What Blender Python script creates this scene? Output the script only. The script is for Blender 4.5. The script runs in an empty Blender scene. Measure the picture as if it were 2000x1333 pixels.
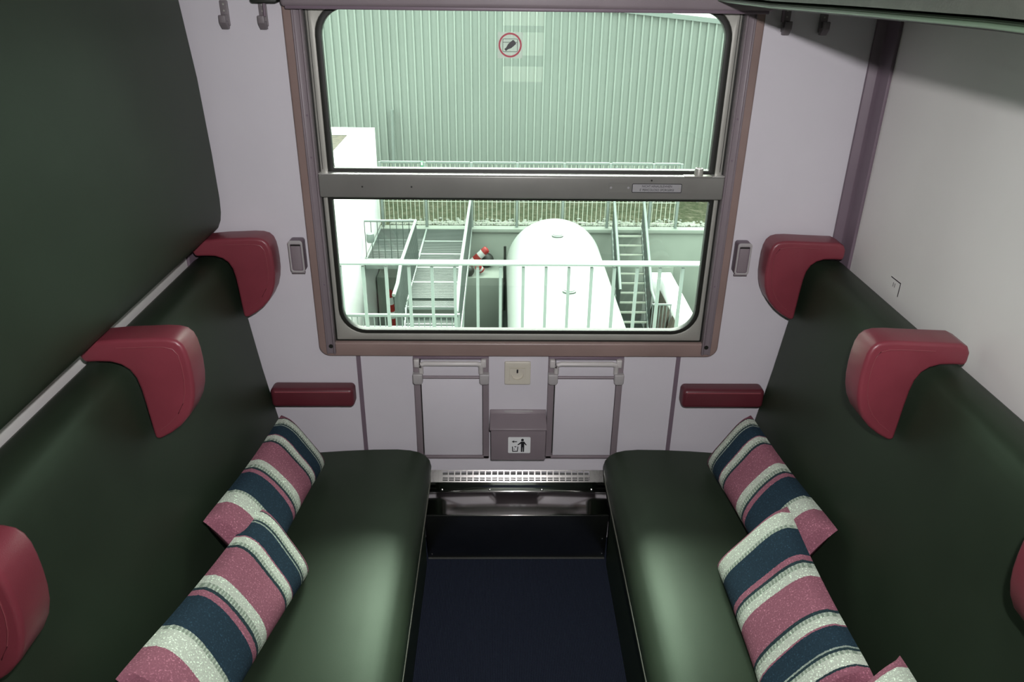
import bpy, bmesh, math, random
from mathutils import Vector, Matrix
random.seed(7)
PI = math.pi
S = bpy.context.scene
COL = S.collection

# ------------------------------------------------------------------ camera
pitch, yaw, roll = math.radians(26.1373), math.radians(1.10966), math.radians(0.71219)
fwd = Vector((math.sin(yaw)*math.cos(pitch), math.cos(yaw)*math.cos(pitch), -math.sin(pitch)))
rgt = Vector((math.cos(yaw), -math.sin(yaw), 0))
upv = rgt.cross(fwd)
r2 = math.cos(roll)*rgt + math.sin(roll)*upv
u2 = -math.sin(roll)*rgt + math.cos(roll)*upv
cam_d = bpy.data.cameras.new('camera')
cam_d.sensor_width = 36
cam_d.lens = 1494.2/2000*36
cam_d.clip_start = 0.02
cam = bpy.data.objects.new('camera', cam_d)
COL.objects.link(cam)
M = Matrix((r2, u2, -fwd)).transposed().to_4x4()
M.translation = Vector((-0.0682, -2.2794, 1.95))
cam.matrix_world = M
S.camera = cam

# ------------------------------------------------------------------ view, world, lights
S.view_settings.view_transform = 'Standard'
S.view_settings.look = 'None'
S.view_settings.exposure = 0.0
S.view_settings.gamma = 1.0
S.view_settings.use_curve_mapping = False
W = bpy.data.worlds.new('sky')
S.world = W
W.use_nodes = True
bg = W.node_tree.nodes['Background']
bg.inputs['Strength'].default_value = 1.0
_tc = W.node_tree.nodes.new('ShaderNodeTexCoord')
_sp = W.node_tree.nodes.new('ShaderNodeSeparateXYZ')
_rm = W.node_tree.nodes.new('ShaderNodeValToRGB')      # overcast sky: three times brighter overhead
_rm.color_ramp.elements[0].position = 0.0
_rm.color_ramp.elements[0].color = (2.1, 2.3, 2.2, 1)
_rm.color_ramp.elements[1].position = 1.0
_rm.color_ramp.elements[1].color = (6.4, 7.0, 6.7, 1)
W.node_tree.links.new(_tc.outputs['Generated'], _sp.inputs[0])
W.node_tree.links.new(_sp.outputs[2], _rm.inputs['Fac'])
W.node_tree.links.new(_rm.outputs['Color'], bg.inputs['Color'])

def light(name, kind, loc, target, energy, color=(1, 1, 1)):
    d = bpy.data.lights.new(name, kind)
    d.energy = energy
    d.color = color
    o = bpy.data.objects.new(name, d)
    COL.objects.link(o)
    o.location = loc
    o.rotation_euler = (Vector(target)-Vector(loc)).to_track_quat('-Z', 'Y').to_euler()
    return o
sun = light('sun', 'SUN', (0.4, 6.6, 7.5), (0, 0, 0), 22.0, (1, 0.98, 0.94))
sun.data.angle = math.radians(40.0)
flash = light('camera_flash', 'SPOT', (0.012, -2.24, 2.082), (0.02, 0.0, 0.90), 138, (1.0, 0.96, 0.98))
flash.data.spot_size = math.radians(112)
flash.data.spot_blend = 1.0
flash.data.shadow_soft_size = 0.018

# ------------------------------------------------------------------ materials
def mat(name, col, rough=0.5, metal=0.0, noise=0.0, nscale=40.0, bump=0.0, bscale=300.0, spec=0.5, coat=0.0):
    m = bpy.data.materials.new(name)
    m.use_nodes = True
    nt = m.node_tree
    b = nt.nodes['Principled BSDF']
    b.inputs['Base Color'].default_value = (*col, 1)
    b.inputs['Roughness'].default_value = rough
    b.inputs['Metallic'].default_value = metal
    b.inputs['Specular IOR Level'].default_value = spec
    b.inputs['Coat Weight'].default_value = coat
    tc = nt.nodes.new('ShaderNodeTexCoord')
    if noise > 0:
        n = nt.nodes.new('ShaderNodeTexNoise')
        n.inputs['Scale'].default_value = nscale
        n.inputs['Detail'].default_value = 4
        nt.links.new(tc.outputs['Object'], n.inputs['Vector'])
        r = nt.nodes.new('ShaderNodeValToRGB')
        r.color_ramp.elements[0].position = 0.3
        r.color_ramp.elements[1].position = 0.7
        r.color_ramp.elements[0].color = (*[c*(1-noise) for c in col], 1)
        r.color_ramp.elements[1].color = (*[min(1, c*(1+noise)) for c in col], 1)
        nt.links.new(n.outputs['Fac'], r.inputs['Fac'])
        nt.links.new(r.outputs['Color'], b.inputs['Base Color'])
    if bump > 0:
        n2 = nt.nodes.new('ShaderNodeTexNoise')
        n2.inputs['Scale'].default_value = bscale
        n2.inputs['Detail'].default_value = 3
        nt.links.new(tc.outputs['Object'], n2.inputs['Vector'])
        bp = nt.nodes.new('ShaderNodeBump')
        bp.inputs['Strength'].default_value = bump
        bp.inputs['Distance'].default_value = 0.002
        nt.links.new(n2.outputs['Fac'], bp.inputs['Height'])
        nt.links.new(bp.outputs['Normal'], b.inputs['Normal'])
    return m

M_ = dict(
    wall=mat('wall_laminate', (0.585, 0.565, 0.605), 0.5, noise=0.03, nscale=3, bump=0.05, bscale=500),
    side=mat('side_laminate', (0.76, 0.75, 0.725), 0.5, noise=0.03, nscale=3, bump=0.05, bscale=500),
    ceil=mat('ceiling_white', (0.6, 0.6, 0.6), 0.6),
    brown=mat('brown_enamel', (0.245, 0.175, 0.158), 0.33, noise=0.10, nscale=5, bump=0.05, bscale=400),
    mauve=mat('mauve_enamel', (0.205, 0.172, 0.188), 0.4, noise=0.06, nscale=6, bump=0.05, bscale=400),
    mauve_dark=mat('mauve_strip', (0.16, 0.12, 0.15), 0.45, noise=0.05, nscale=8),
    alu=mat('satin_aluminium', (0.36, 0.36, 0.325), 0.42, 0.3, noise=0.05, nscale=10),
    steel_grille=mat('grille_steel', (0.33, 0.325, 0.31), 0.16, 1.0, noise=0.06, nscale=9, bump=0.03, bscale=120),
    steel_kick=mat('dull_kick_steel', (0.27, 0.27, 0.265), 0.30, 1.0, noise=0.12, nscale=5, bump=0.03, bscale=120),
    steel_apron=mat('polished_apron_steel', (0.60, 0.585, 0.575), 0.11, 1.0, noise=0.06, nscale=9),
    steel=mat('brushed_steel', (0.58, 0.57, 0.56), 0.22, 1.0, noise=0.06, nscale=9, bump=0.03, bscale=120),
    rubber=mat('black_rubber', (0.008, 0.009, 0.006), 0.5),
    green=mat('green_leatherette', (0.0215, 0.0325, 0.0200), 0.47, noise=0.12, nscale=5, bump=0.08, bscale=700, spec=0.27),
    strip=mat('grey_green_berth_front', (0.062, 0.066, 0.055), 0.5, noise=0.15, nscale=30, bump=0.2, bscale=300),
    hook=mat('dark_grey_hook', (0.17, 0.15, 0.16), 0.4),
    alu_shine=mat('skylit_rail_shine', (0.85, 0.85, 0.82), 0.35, 0.6),  # rail aluminium with the sky's brightness put into its colour
    rim_glint=mat('berth_rim_highlight', (0.085, 0.135, 0.085), 0.35),  # berth green lightened to paint the highlight along the lower rim
    green_pipe=mat('green_piping', (0.10, 0.105, 0.08), 0.4),
    dark=mat('dark_panel', (0.015, 0.018, 0.014), 0.5),
    red=mat('maroon_leatherette', (0.19, 0.034, 0.048), 0.36, noise=0.10, nscale=9, bump=0.12, bscale=600),
    red_dark=mat('maroon_armrest', (0.10, 0.018, 0.026), 0.38, noise=0.10, nscale=9, bump=0.10, bscale=600),
    red_pipe=mat('maroon_seam', (0.22, 0.048, 0.06), 0.4),
    grey_pl=mat('grey_plastic', (0.36, 0.345, 0.345), 0.38),
    lgrey_pl=mat('light_grey_plastic', (0.50, 0.48, 0.47), 0.35),
    cream_pl=mat('cream_plastic', (0.57, 0.54, 0.46), 0.35),
    white_pl=mat('white_plastic', (0.72, 0.74, 0.74), 0.4),
    black=mat('black_ink', (0.012, 0.012, 0.015), 0.5),
    red_ink=mat('red_ink', (0.42, 0.03, 0.06), 0.5),
    plate=mat('engraved_plate', (0.34, 0.34, 0.35), 0.4, 0.2),
    # outside
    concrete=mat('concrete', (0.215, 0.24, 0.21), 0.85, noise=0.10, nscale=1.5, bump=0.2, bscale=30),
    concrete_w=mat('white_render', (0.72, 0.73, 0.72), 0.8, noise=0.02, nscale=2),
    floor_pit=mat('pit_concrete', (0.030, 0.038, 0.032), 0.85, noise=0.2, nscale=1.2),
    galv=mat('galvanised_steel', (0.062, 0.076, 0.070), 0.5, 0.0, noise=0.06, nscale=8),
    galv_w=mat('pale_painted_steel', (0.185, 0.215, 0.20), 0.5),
    fence_w=mat('bright_galvanised_wire', (0.44, 0.47, 0.40), 0.5),
    alu_rail=mat('brushed_rail_aluminium', (0.205, 0.205, 0.19), 0.33, 0.25, noise=0.05, nscale=10),
    clad=mat('ribbed_cladding', (0.245, 0.275, 0.252), 0.5, noise=0.05, nscale=0.6),
    tank=mat('white_tank_paint', (0.235, 0.262, 0.242), 0.5),
    soil=mat('brown_soil', (0.040, 0.033, 0.022), 0.95, noise=0.4, nscale=14, bump=0.6, bscale=25),
    stone=mat('pale_gravel', (0.22, 0.23, 0.20), 0.9, noise=0.2, nscale=8),
    red_p=mat('red_reflective', (0.25, 0.012, 0.010), 0.45),
    white_p=mat('white_reflective', (0.5, 0.51, 0.5), 0.45),
    tagg=mat('green_tag', (0.05, 0.25, 0.12), 0.5),
)

def carpet_mat():
    m = mat('navy_carpet', (0.016, 0.020, 0.040), 0.95, spec=0.1)
    nt = m.node_tree
    b = nt.nodes['Principled BSDF']
    tc = nt.nodes.new('ShaderNodeTexCoord')
    w = nt.nodes.new('ShaderNodeTexWave')
    w.wave_type = 'BANDS'
    w.bands_direction = 'X'
    w.inputs['Scale'].default_value = 60
    w.inputs['Distortion'].default_value = 2.0
    w.inputs['Detail'].default_value = 3
    w.inputs['Detail Scale'].default_value = 4
    n = nt.nodes.new('ShaderNodeTexNoise')
    n.inputs['Scale'].default_value = 260
    nt.links.new(tc.outputs['Object'], w.inputs['Vector'])
    nt.links.new(tc.outputs['Object'], n.inputs['Vector'])
    mx = nt.nodes.new('ShaderNodeMath')
    mx.operation = 'MULTIPLY_ADD'
    mx.inputs[1].default_value = 0.6
    nt.links.new(n.outputs['Fac'], mx.inputs[0])
    nt.links.new(w.outputs['Fac'], mx.inputs[2])
    r = nt.nodes.new('ShaderNodeValToRGB')
    r.color_ramp.elements[0].color = (0.009, 0.012, 0.019, 1)
    r.color_ramp.elements[1].color = (0.024, 0.031, 0.051, 1)
    r.color_ramp.elements[0].position = 0.1
    nt.links.new(mx.outputs[0], r.inputs['Fac'])
    nt.links.new(r.outputs['Color'], b.inputs['Base Color'])
    bp = nt.nodes.new('ShaderNodeBump')
    bp.inputs['Strength'].default_value = 0.5
    bp.inputs['Distance'].default_value = 0.004
    nt.links.new(mx.outputs[0], bp.inputs['Height'])
    nt.links.new(bp.outputs['Normal'], b.inputs['Normal'])
    return m
M_['carpet'] = carpet_mat()
M_['green'].node_tree.nodes['Principled BSDF'].inputs['Specular Tint'].default_value = (0.72, 1.0, 0.74, 1)

def grass_mat():
    m = mat('rough_grass', (0.16, 0.2, 0.1), 0.95, spec=0.1)
    nt = m.node_tree
    b = nt.nodes['Principled BSDF']
    tc = nt.nodes.new('ShaderNodeTexCoord')
    n = nt.nodes.new('ShaderNodeTexNoise')
    n.inputs['Scale'].default_value = 9
    n.inputs['Detail'].default_value = 9
    n.inputs['Roughness'].default_value = 0.75
    nt.links.new(tc.outputs['Object'], n.inputs['Vector'])
    r = nt.nodes.new('ShaderNodeValToRGB')
    e = r.color_ramp.elements
    e[0].position = 0.34; e[0].color = (0.034, 0.040, 0.024, 1)
    e[1].position = 0.72; e[1].color = (0.17, 0.17, 0.12, 1)
    x = e.new(0.46); x.color = (0.054, 0.062, 0.036, 1)
    x = e.new(0.56); x.color = (0.085, 0.082, 0.056, 1)
    nt.links.new(n.outputs['Fac'], r.inputs['Fac'])
    nt.links.new(r.outputs['Color'], b.inputs['Base Color'])
    return m
M_['grass'] = grass_mat()

def glass_mat(name, tint):
    m = bpy.data.materials.new(name)
    m.use_nodes = True
    nt = m.node_tree
    nt.nodes.remove(nt.nodes['Principled BSDF'])
    out = nt.nodes['Material Output']
    t = nt.nodes.new('ShaderNodeBsdfTransparent')
    t.inputs['Color'].default_value = (*tint, 1)
    g = nt.nodes.new('ShaderNodeBsdfGlossy')
    g.inputs['Roughness'].default_value = 0.0
    f = nt.nodes.new('ShaderNodeFresnel')
    f.inputs['IOR'].default_value = 1.45
    mx = nt.nodes.new('ShaderNodeMixShader')
    nt.links.new(f.outputs['Fac'], mx.inputs['Fac'])
    nt.links.new(t.outputs['BSDF'], mx.inputs[1])
    nt.links.new(g.outputs['BSDF'], mx.inputs[2])
    nt.links.new(mx.outputs[0], out.inputs['Surface'])
    return m
M_['glass'] = glass_mat('green_tinted_glass', (0.92, 0.983, 0.935))

def film_mat():
    m = bpy.data.materials.new('clear_sticker_film')
    m.use_nodes = True
    nt = m.node_tree
    b = nt.nodes['Principled BSDF']
    out = nt.nodes['Material Output']
    b.inputs['Base Color'].default_value = (0.6, 0.66, 0.6, 1)
    t = nt.nodes.new('ShaderNodeBsdfTransparent')
    mx = nt.nodes.new('ShaderNodeMixShader')
    mx.inputs['Fac'].default_value = 0.35
    nt.links.new(t.outputs['BSDF'], mx.inputs[1])
    nt.links.new(b.outputs['BSDF'], mx.inputs[2])
    nt.links.new(mx.outputs[0], out.inputs['Surface'])
    return m
M_['film'] = film_mat()

def emit_mat(name, col, s):
    m = bpy.data.materials.new(name)
    m.use_nodes = True
    b = m.node_tree.nodes['Principled BSDF']
    b.inputs['Emission Color'].default_value = (*col, 1)
    b.inputs['Emission Strength'].default_value = s
    b.inputs['Base Color'].default_value = (0.1, 0.1, 0.1, 1)
    return m
M_['daylit'] = emit_mat('daylit_corridor_glass', (0.95, 1.0, 0.85), 2.2)

PINK = (0.275, 0.108, 0.145); CREAM = (0.50, 0.55, 0.47); NAVY = (0.016, 0.034, 0.051)
DARK = (0.020, 0.038, 0.045); GRAY = (0.22, 0.27, 0.215); LGRAY = (0.26, 0.31, 0.27)
STRIPES = [(0, PINK), (.028, DARK), (.038, CREAM), (.085, GRAY), (.10, DARK), (.11, LGRAY), (.118, NAVY),
           (.215, PINK), (.223, CREAM), (.265, GRAY), (.282, DARK), (.297, PINK), (.48, CREAM), (.525, GRAY),
           (.553, DARK), (.567, PINK), (.600, NAVY), (.762, GRAY), (.785, CREAM), (.87, PINK)]
def stripe_mat():
    m = mat('striped_moquette', PINK, 0.95, spec=0.15)
    nt = m.node_tree
    b = nt.nodes['Principled BSDF']
    uv = nt.nodes.new('ShaderNodeUVMap')
    uv.uv_map = 'UVMap'
    sep = nt.nodes.new('ShaderNodeSeparateXYZ')
    nt.links.new(uv.outputs['UV'], sep.inputs[0])
    tc = nt.nodes.new('ShaderNodeTexCoord')
    def ramp(stops, interp='CONSTANT'):
        r = nt.nodes.new('ShaderNodeValToRGB')
        r.color_ramp.interpolation = interp
        e = r.color_ramp.elements
        e[0].position = stops[0][0]; e[0].color = (*stops[0][1], 1)
        e[1].position = stops[1][0]; e[1].color = (*stops[1][1], 1)
        for p, c in stops[2:]:
            x = e.new(p); x.color = (*c, 1)
        return r
    def math_(op, a, bb):
        n = nt.nodes.new('ShaderNodeMath')
        n.operation = op
        for i, v in enumerate((a, bb)):
            if isinstance(v, (int, float)): n.inputs[i].default_value = v
            else: nt.links.new(v, n.inputs[i])
        return n.outputs[0]
    # slight weave wobble of the stripe edge
    wob = nt.nodes.new('ShaderNodeTexNoise')
    wob.inputs['Scale'].default_value = 220
    nt.links.new(tc.outputs['Object'], wob.inputs['Vector'])
    u = math_('ADD', sep.outputs[0], math_('MULTIPLY', math_('SUBTRACT', wob.outputs['Fac'], 0.5), 0.007))
    r1 = ramp(STRIPES)
    nt.links.new(u, r1.inputs['Fac'])
    # dashed row: gray bands become cream between the dashes
    r2 = ramp([(p, (1, 1, 1) if c is GRAY else (0, 0, 0)) for p, c in STRIPES])
    nt.links.new(u, r2.inputs['Fac'])
    dash = math_('GREATER_THAN', math_('SINE', math_('MULTIPLY', sep.outputs[1], 170.0), 0), 0.1)
    half = math_('MULTIPLY', r2.outputs['Color'], dash)
    mx = nt.nodes.new('ShaderNodeMix')
    mx.data_type = 'RGBA'
    nt.links.new(math_('MULTIPLY', half, 0.6), mx.inputs[0])
    nt.links.new(r1.outputs['Color'], mx.inputs[6])
    mx.inputs[7].default_value = (*CREAM, 1)
    # fleck
    fl = nt.nodes.new('ShaderNodeTexNoise')
    fl.inputs['Scale'].default_value = 260
    fl.inputs['Detail'].default_value = 2
    nt.links.new(tc.outputs['Object'], fl.inputs['Vector'])
    rf = ramp([(0.0, (0.72, 0.72, 0.72)), (0.5, (1.0, 1.0, 1.0)), (0.62, (1.15, 1.15, 1.15)), (0.70, (2.1, 2.3, 2.2))], 'LINEAR')
    nt.links.new(fl.outputs['Fac'], rf.inputs['Fac'])
    mm = nt.nodes.new('ShaderNodeMix')
    mm.data_type = 'RGBA'
    mm.blend_type = 'MULTIPLY'
    mm.inputs[0].default_value = 1.0
    nt.links.new(mx.outputs[2], mm.inputs[6])
    nt.links.new(rf.outputs['Color'], mm.inputs[7])
    nt.links.new(mm.outputs[2], b.inputs['Base Color'])
    bp = nt.nodes.new('ShaderNodeBump')
    bp.inputs['Strength'].default_value = 0.35
    bp.inputs['Distance'].default_value = 0.002
    nt.links.new(fl.outputs['Fac'], bp.inputs['Height'])
    nt.links.new(bp.outputs['Normal'], b.inputs['Normal'])
    return m
M_['stripe'] = stripe_mat()

# ------------------------------------------------------------------ mesh helpers
def box(bm, x0, x1, y0, y1, z0, z1):
    r = bmesh.ops.create_cube(bm, size=1)
    for v in r['verts']:
        v.co = Vector(((x0+x1)/2+v.co.x*(x1-x0), (y0+y1)/2+v.co.y*(y1-y0), (z0+z1)/2+v.co.z*(z1-z0)))
    return r['verts']
def P3(axis, a, p):
    return {'x': (a, p[0], p[1]), 'y': (p[0], a, p[1]), 'z': (p[0], p[1], a)}[axis]
def prism(bm, pts, axis, a0, a1):
    v0 = [bm.verts.new(P3(axis, a0, p)) for p in pts]
    v1 = [bm.verts.new(P3(axis, a1, p)) for p in pts]
    n = len(pts)
    bm.faces.new(v0)
    bm.faces.new(v1[::-1])
    for i in range(n):
        bm.faces.new((v0[i], v1[i], v1[(i+1) % n], v0[(i+1) % n]))
def ring(bm, outer, inner, axis, a0, a1):
    n = len(outer)
    vs = [[bm.verts.new(P3(axis, a, p)) for p in o] for a in (a0, a1) for o in (outer, inner)]
    o0, i0, o1, i1 = vs
    for i in range(n):
        j = (i+1) % n
        bm.faces.new((o0[i], o0[j], i0[j], i0[i]))
        bm.faces.new((o1[i], i1[i], i1[j], o1[j]))
        bm.faces.new((o0[i], o1[i], o1[j], o0[j]))
        bm.faces.new((i0[i], i0[j], i1[j], i1[i]))
def rrect(x0, x1, z0, z1, r, n=8):
    """rounded rectangle outline; r = (bottom-right, top-right, top-left, bottom-left)"""
    if not isinstance(r, (tuple, list)): r = (r,)*4
    out = []
    for (cx, cz, a0, rr) in ((x1, z0, -PI/2, r[0]), (x1, z1, 0, r[1]), (x0, z1, PI/2, r[2]), (x0, z0, PI, r[3])):
        sx = -1 if cx == x1 else 1
        sz = -1 if cz == z1 else 1
        for k in range(n+1):
            a = a0+k/n*PI/2
            out.append((cx+sx*rr+rr*math.cos(a), cz+sz*rr+rr*math.sin(a)))
    return out
def disc(cx, cz, r, n=24, a0=0):
    return [(cx+r*math.cos(a0+2*PI*k/n), cz+r*math.sin(a0+2*PI*k/n)) for k in range(n)]
def tube(bm, pts, r, n=10, cap=True):
    pts = [Vector(p) for p in pts]
    rings = []
    for i, p in enumerate(pts):
        d = (pts[min(i+1, len(pts)-1)]-pts[max(i-1, 0)]).normalized()
        a = Vector((0, 0, 1)) if abs(d.z) < 0.9 else Vector((1, 0, 0))
        s = d.cross(a).normalized()
        t = s.cross(d).normalized()
        rings.append([bm.verts.new(p+r*(math.cos(2*PI*k/n)*s+math.sin(2*PI*k/n)*t)) for k in range(n)])
    for a, b in zip(rings, rings[1:]):
        for k in range(n):
            bm.faces.new((a[k], a[(k+1) % n], b[(k+1) % n], b[k]))
    if cap:
        bm.faces.new(rings[0][::-1])
        bm.faces.new(rings[-1])
def bar(bm, a, b, w, h, up=(0, 0, 1)):
    """rectangular bar from a to b: w across, h along 'up'"""
    a, b = Vector(a), Vector(b)
    d = (b-a).normalized()
    s = d.cross(Vector(up)).normalized()
    t = s.cross(d).normalized()
    q = [(-w/2, -h/2), (w/2, -h/2), (w/2, h/2), (-w/2, h/2)]
    v0 = [bm.verts.new(a+s*x+t*z) for x, z in q]
    v1 = [bm.verts.new(b+s*x+t*z) for x, z in q]
    bm.faces.new(v0[::-1])
    bm.faces.new(v1)
    for i in range(4):
        bm.faces.new((v0[i], v0[(i+1) % 4], v1[(i+1) % 4], v1[i]))
def cyl(bm, a, b, r, n=24):
    tube(bm, [a, b], r, n)
def lathe(bm, prof, origin, axis, n=40):
    """prof = [(distance along axis, radius)]"""
    o = Vector(origin)
    d = Vector(axis).normalized()
    a = Vector((0, 0, 1)) if abs(d.z) < 0.9 else Vector((1, 0, 0))
    s = d.cross(a).normalized()
    t = s.cross(d).normalized()
    rings = [[bm.verts.new(o+d*h+max(r, 1e-4)*(math.cos(2*PI*k/n)*s+math.sin(2*PI*k/n)*t)) for k in range(n)] for h, r in prof]
    for a, b in zip(rings, rings[1:]):
        for k in range(n):
            bm.faces.new((a[k], a[(k+1) % n], b[(k+1) % n], b[k]))
    bm.faces.new(rings[0][::-1])
    bm.faces.new(rings[-1])
ORG = {}
def finish(name, bm, m, parent=None, bevel=0.0, seg=2, smooth=True, origin=None, ang=35):
    bmesh.ops.recalc_face_normals(bm, faces=bm.faces[:])
    if parent is not None:
        org = ORG[parent.name]
    else:
        if origin is None:
            xs = [v.co.x for v in bm.verts]; ys = [v.co.y for v in bm.verts]; zs = [v.co.z for v in bm.verts]
            origin = ((min(xs)+max(xs))/2, (min(ys)+max(ys))/2, min(zs))
        org = Vector(origin)
    bmesh.ops.translate(bm, verts=bm.verts[:], vec=-org)
    me = bpy.data.meshes.new(name)
    bm.to_mesh(me)
    bm.free()
    if isinstance(m, str): m = M_[m]
    me.materials.append(m)
    o = bpy.data.objects.new(name, me)
    COL.objects.link(o)
    if parent is not None:
        o.parent = parent
    else:
        o.location = org
    ORG[o.name] = org
    if bevel > 0:
        b = o.modifiers.new('bevel', 'BEVEL')
        b.width = bevel
        b.segments = seg
        b.limit_method = 'ANGLE'
        b.angle_limit = math.radians(ang)
        b.harden_normals = False
    if smooth:
        me.shade_smooth()
        if bevel <= 0:
            me.set_sharp_from_angle(angle=math.radians(40))
    return o
def BM(): return bmesh.new()
def mk(fn, *a, **k):
    bm = BM(); fn(bm, *a, **k); return bm
def thing(name, loc, label=None, cat=None, group=None, kind=None):
    o = bpy.data.objects.new(name, None)
    o.empty_display_size = 0.05
    COL.objects.link(o)
    o.location = loc
    ORG[o.name] = Vector(loc)
    return tag(o, label, cat, group, kind)
def tag(o, label=None, cat=None, group=None, kind=None):
    if label: o['label'] = label
    if cat: o['category'] = cat
    if group: o['group'] = group
    if kind: o['kind'] = kind
    return o
def text_bm(s, size, x, z, y, center=True, dx=1.0, mirror=None):
    """flat raised letters on a plane facing -y (or placed by 'mirror' function)"""
    c = bpy.data.curves.new('letters', 'FONT')
    c.body = s
    c.size = size
    c.extrude = 0.0002
    c.align_x = 'CENTER' if center else 'LEFT'
    c.align_y = 'CENTER'
    o = bpy.data.objects.new('letters', c)
    COL.objects.link(o)
    dg = bpy.context.evaluated_depsgraph_get()
    me = o.evaluated_get(dg).to_mesh()
    bm = bmesh.new()
    bm.from_mesh(me)
    o.evaluated_get(dg).to_mesh_clear()
    bpy.data.objects.remove(o)
    bpy.data.curves.remove(c)
    for v in bm.verts:
        p = v.co.copy()
        if mirror: v.co = mirror(p)
        else: v.co = Vector((x+p.x*dx, y-p.z, z+p.y))
    return bm

# ================================================================== ROOM SHELL
struct = dict(kind='structure')
tag(finish('floor', mk(box, -1.05, 1.05, -2.52, 0.05, -0.05, 0.0), 'carpet', smooth=False), 'navy blue ribbed carpet on the compartment floor', 'floor', kind='structure')
tag(finish('ceiling', mk(box, -1.08, 1.08, -2.56, 0.06, 2.38, 2.44), 'ceil', smooth=False), 'plain ceiling panel above the compartment', 'ceiling', kind='structure')
tag(finish('wall_left', mk(box, -1.08, -1.018, -2.52, 0.06, 0.0, 2.38), 'side', smooth=False), 'pale side wall behind the green backrest and the hanging berth', 'wall', kind='structure')
tag(finish('wall_right', mk(box, 1.018, 1.08, -2.52, 0.06, 0.0, 2.38), 'side', smooth=False), 'bare pale grey side wall above the other backrest', 'wall', kind='structure')
bm = BM()
box(bm, -1.018, 1.018, 0.0, 0.06, 0.0, 0.81)
box(bm, -1.018, 1.018, 0.0, 0.06, 1.92, 2.38)
box(bm, -1.018, -0.63, 0.0, 0.06, 0.81, 1.92)
box(bm, 0.63, 1.018, 0.0, 0.06, 0.81, 1.92)
tag(finish('wall_window', bm, 'wall', smooth=False), 'lilac white end wall around the train window', 'wall', kind='structure')
bm = BM()
box(bm, -1.018, -0.05, -2.56, -2.52, 0.0, 2.38)
box(bm, 0.19, 1.018, -2.56, -2.52, 0.0, 2.38)
box(bm, -0.05, 0.19, -2.56, -2.52, 0.0, 1.32)
box(bm, -0.05, 0.19, -2.56, -2.52, 1.74, 2.38)
tag(finish('wall_corridor', bm, 'side', smooth=False), 'corridor side wall behind the viewer', 'wall', kind='structure')
w2 = thing('window_2', (0.07, -2.54, 1.32), 'small daylit pane in the corridor side wall', 'window', kind='structure')
finish('pane', mk(box, -0.05, 0.19, -2.55, -2.545, 1.32, 1.74), 'daylit', w2, smooth=False)
bm = BM()
box(bm, -0.05, 0.19, -2.545, -2.525, 1.60, 1.635)
box(bm, -0.05, 0.19, -2.545, -2.525, 1.41, 1.47)
finish('glazing_bar', bm, 'mauve', w2, smooth=False)

# corner trims and panel strips
def trim(name, s, label):
    bm = BM()
    pts = [(s*1.018, 0.0), (s*0.975, 0.0), (s*0.975, -0.010), (s*1.000, -0.014), (s*1.006, -0.03), (s*1.008, -0.072), (s*1.018, -0.072)]
    prism(bm, pts, 'z', 0.42, 2.38)
    return tag(finish(name, bm, 'mauve_dark', bevel=0.002), label, 'trim', kind='structure')
trim('trim_1', 1, 'mauve corner moulding between the window wall and the bare side wall')
trim('trim_2', -1, 'mauve corner moulding in the corner behind the hanging berth')
for i, s in ((3, -1), (4, 1)):
    tag(finish('trim_%d' % i, mk(box, s*0.537-0.007, s*0.537+0.007, -0.004, 0.0, 0.30, 0.80), 'mauve_dark'),
        'thin mauve joint strip below the window near the %s armrest' % ('left' if s < 0 else 'right'), 'trim', kind='structure')

# ================================================================== WINDOW
win = thing('window_1', (0, 0, 0.78), 'two pane train window in a brown enamel frame', 'window', kind='structure')
finish('outer_frame', mk(ring, rrect(-0.660, 0.660, 0.782, 1.95, 0.036), rrect(-0.605, 0.605, 0.832, 1.92, 0.004), 'y', -0.020, 0.03), 'brown', win, bevel=0.006, seg=3)
for s in (-1, 1):
    bm = BM()
    prism(bm, [(s*0.604, 0.0), (s*0.604, -0.030), (s*0.608, -0.034), (s*0.611, -0.027), (s*0.626, -0.027), (s*0.629, -0.032), (s*0.633, -0.030), (s*0.635, 0.0)], 'z', 0.796, 1.87)
    g = finish('guide_rail', bm, 'mauve', win, bevel=0.0015)
    finish('bolt_hole', mk(cyl, (s*0.618, -0.026, 0.823), (s*0.618, -0.0285, 0.823), 0.007, 16), 'rubber', g)
    for z in (1.04, 1.44, 1.56):
        finish('screw', mk(cyl, (s*0.618, -0.026, z), (s*0.618, -0.0282, z), 0.003, 10), 'mauve_dark', g)
finish('seal', mk(ring, rrect(-0.607, 0.607, 0.829, 1.94, 0.004), rrect(-0.600, 0.600, 0.8365, 1.93, 0.004), 'y', -0.004, 0.03), 'rubber', win)
finish('lower_sash', mk(ring, rrect(-0.600, 0.600, 0.8365, 1.33, 0.003), rrect(-0.5875, 0.5875, 0.858, 1.325, (0.085, 0.004, 0.004, 0.085)), 'y', -0.003, 0.025), 'alu', win, bevel=0.0015)
finish('lower_gasket', mk(ring, rrect(-0.588, 0.588, 0.857, 1.328, (0.086, 0.004, 0.004, 0.086)), rrect(-0.575, 0.575, 0.870, 1.308, (0.075, 0.006, 0.006, 0.075)), 'y', 0.0, 0.024), 'rubber', win, bevel=0.001)
finish('lower_pane', mk(prism, rrect(-0.58, 0.58, 0.866, 1.315, (0.08, 0.006, 0.006, 0.08)), 'y', 0.010, 0.016), 'glass', win, smooth=False)
us = finish('upper_sash', mk(ring, rrect(-0.600, 0.600, 1.37, 1.93, 0.003), rrect(-0.579, 0.579, 1.386, 1.856, (0.006, 0.085, 0.085, 0.006)), 'y', -0.003, 0.025), 'alu', win, bevel=0.0015)
for s in (-1, 1):
    finish('groove', mk(box, s*0.5935-0.0008, s*0.5935+0.0008, -0.0036, -0.002, 1.40, 1.86), 'rubber', us, smooth=False)
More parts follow.
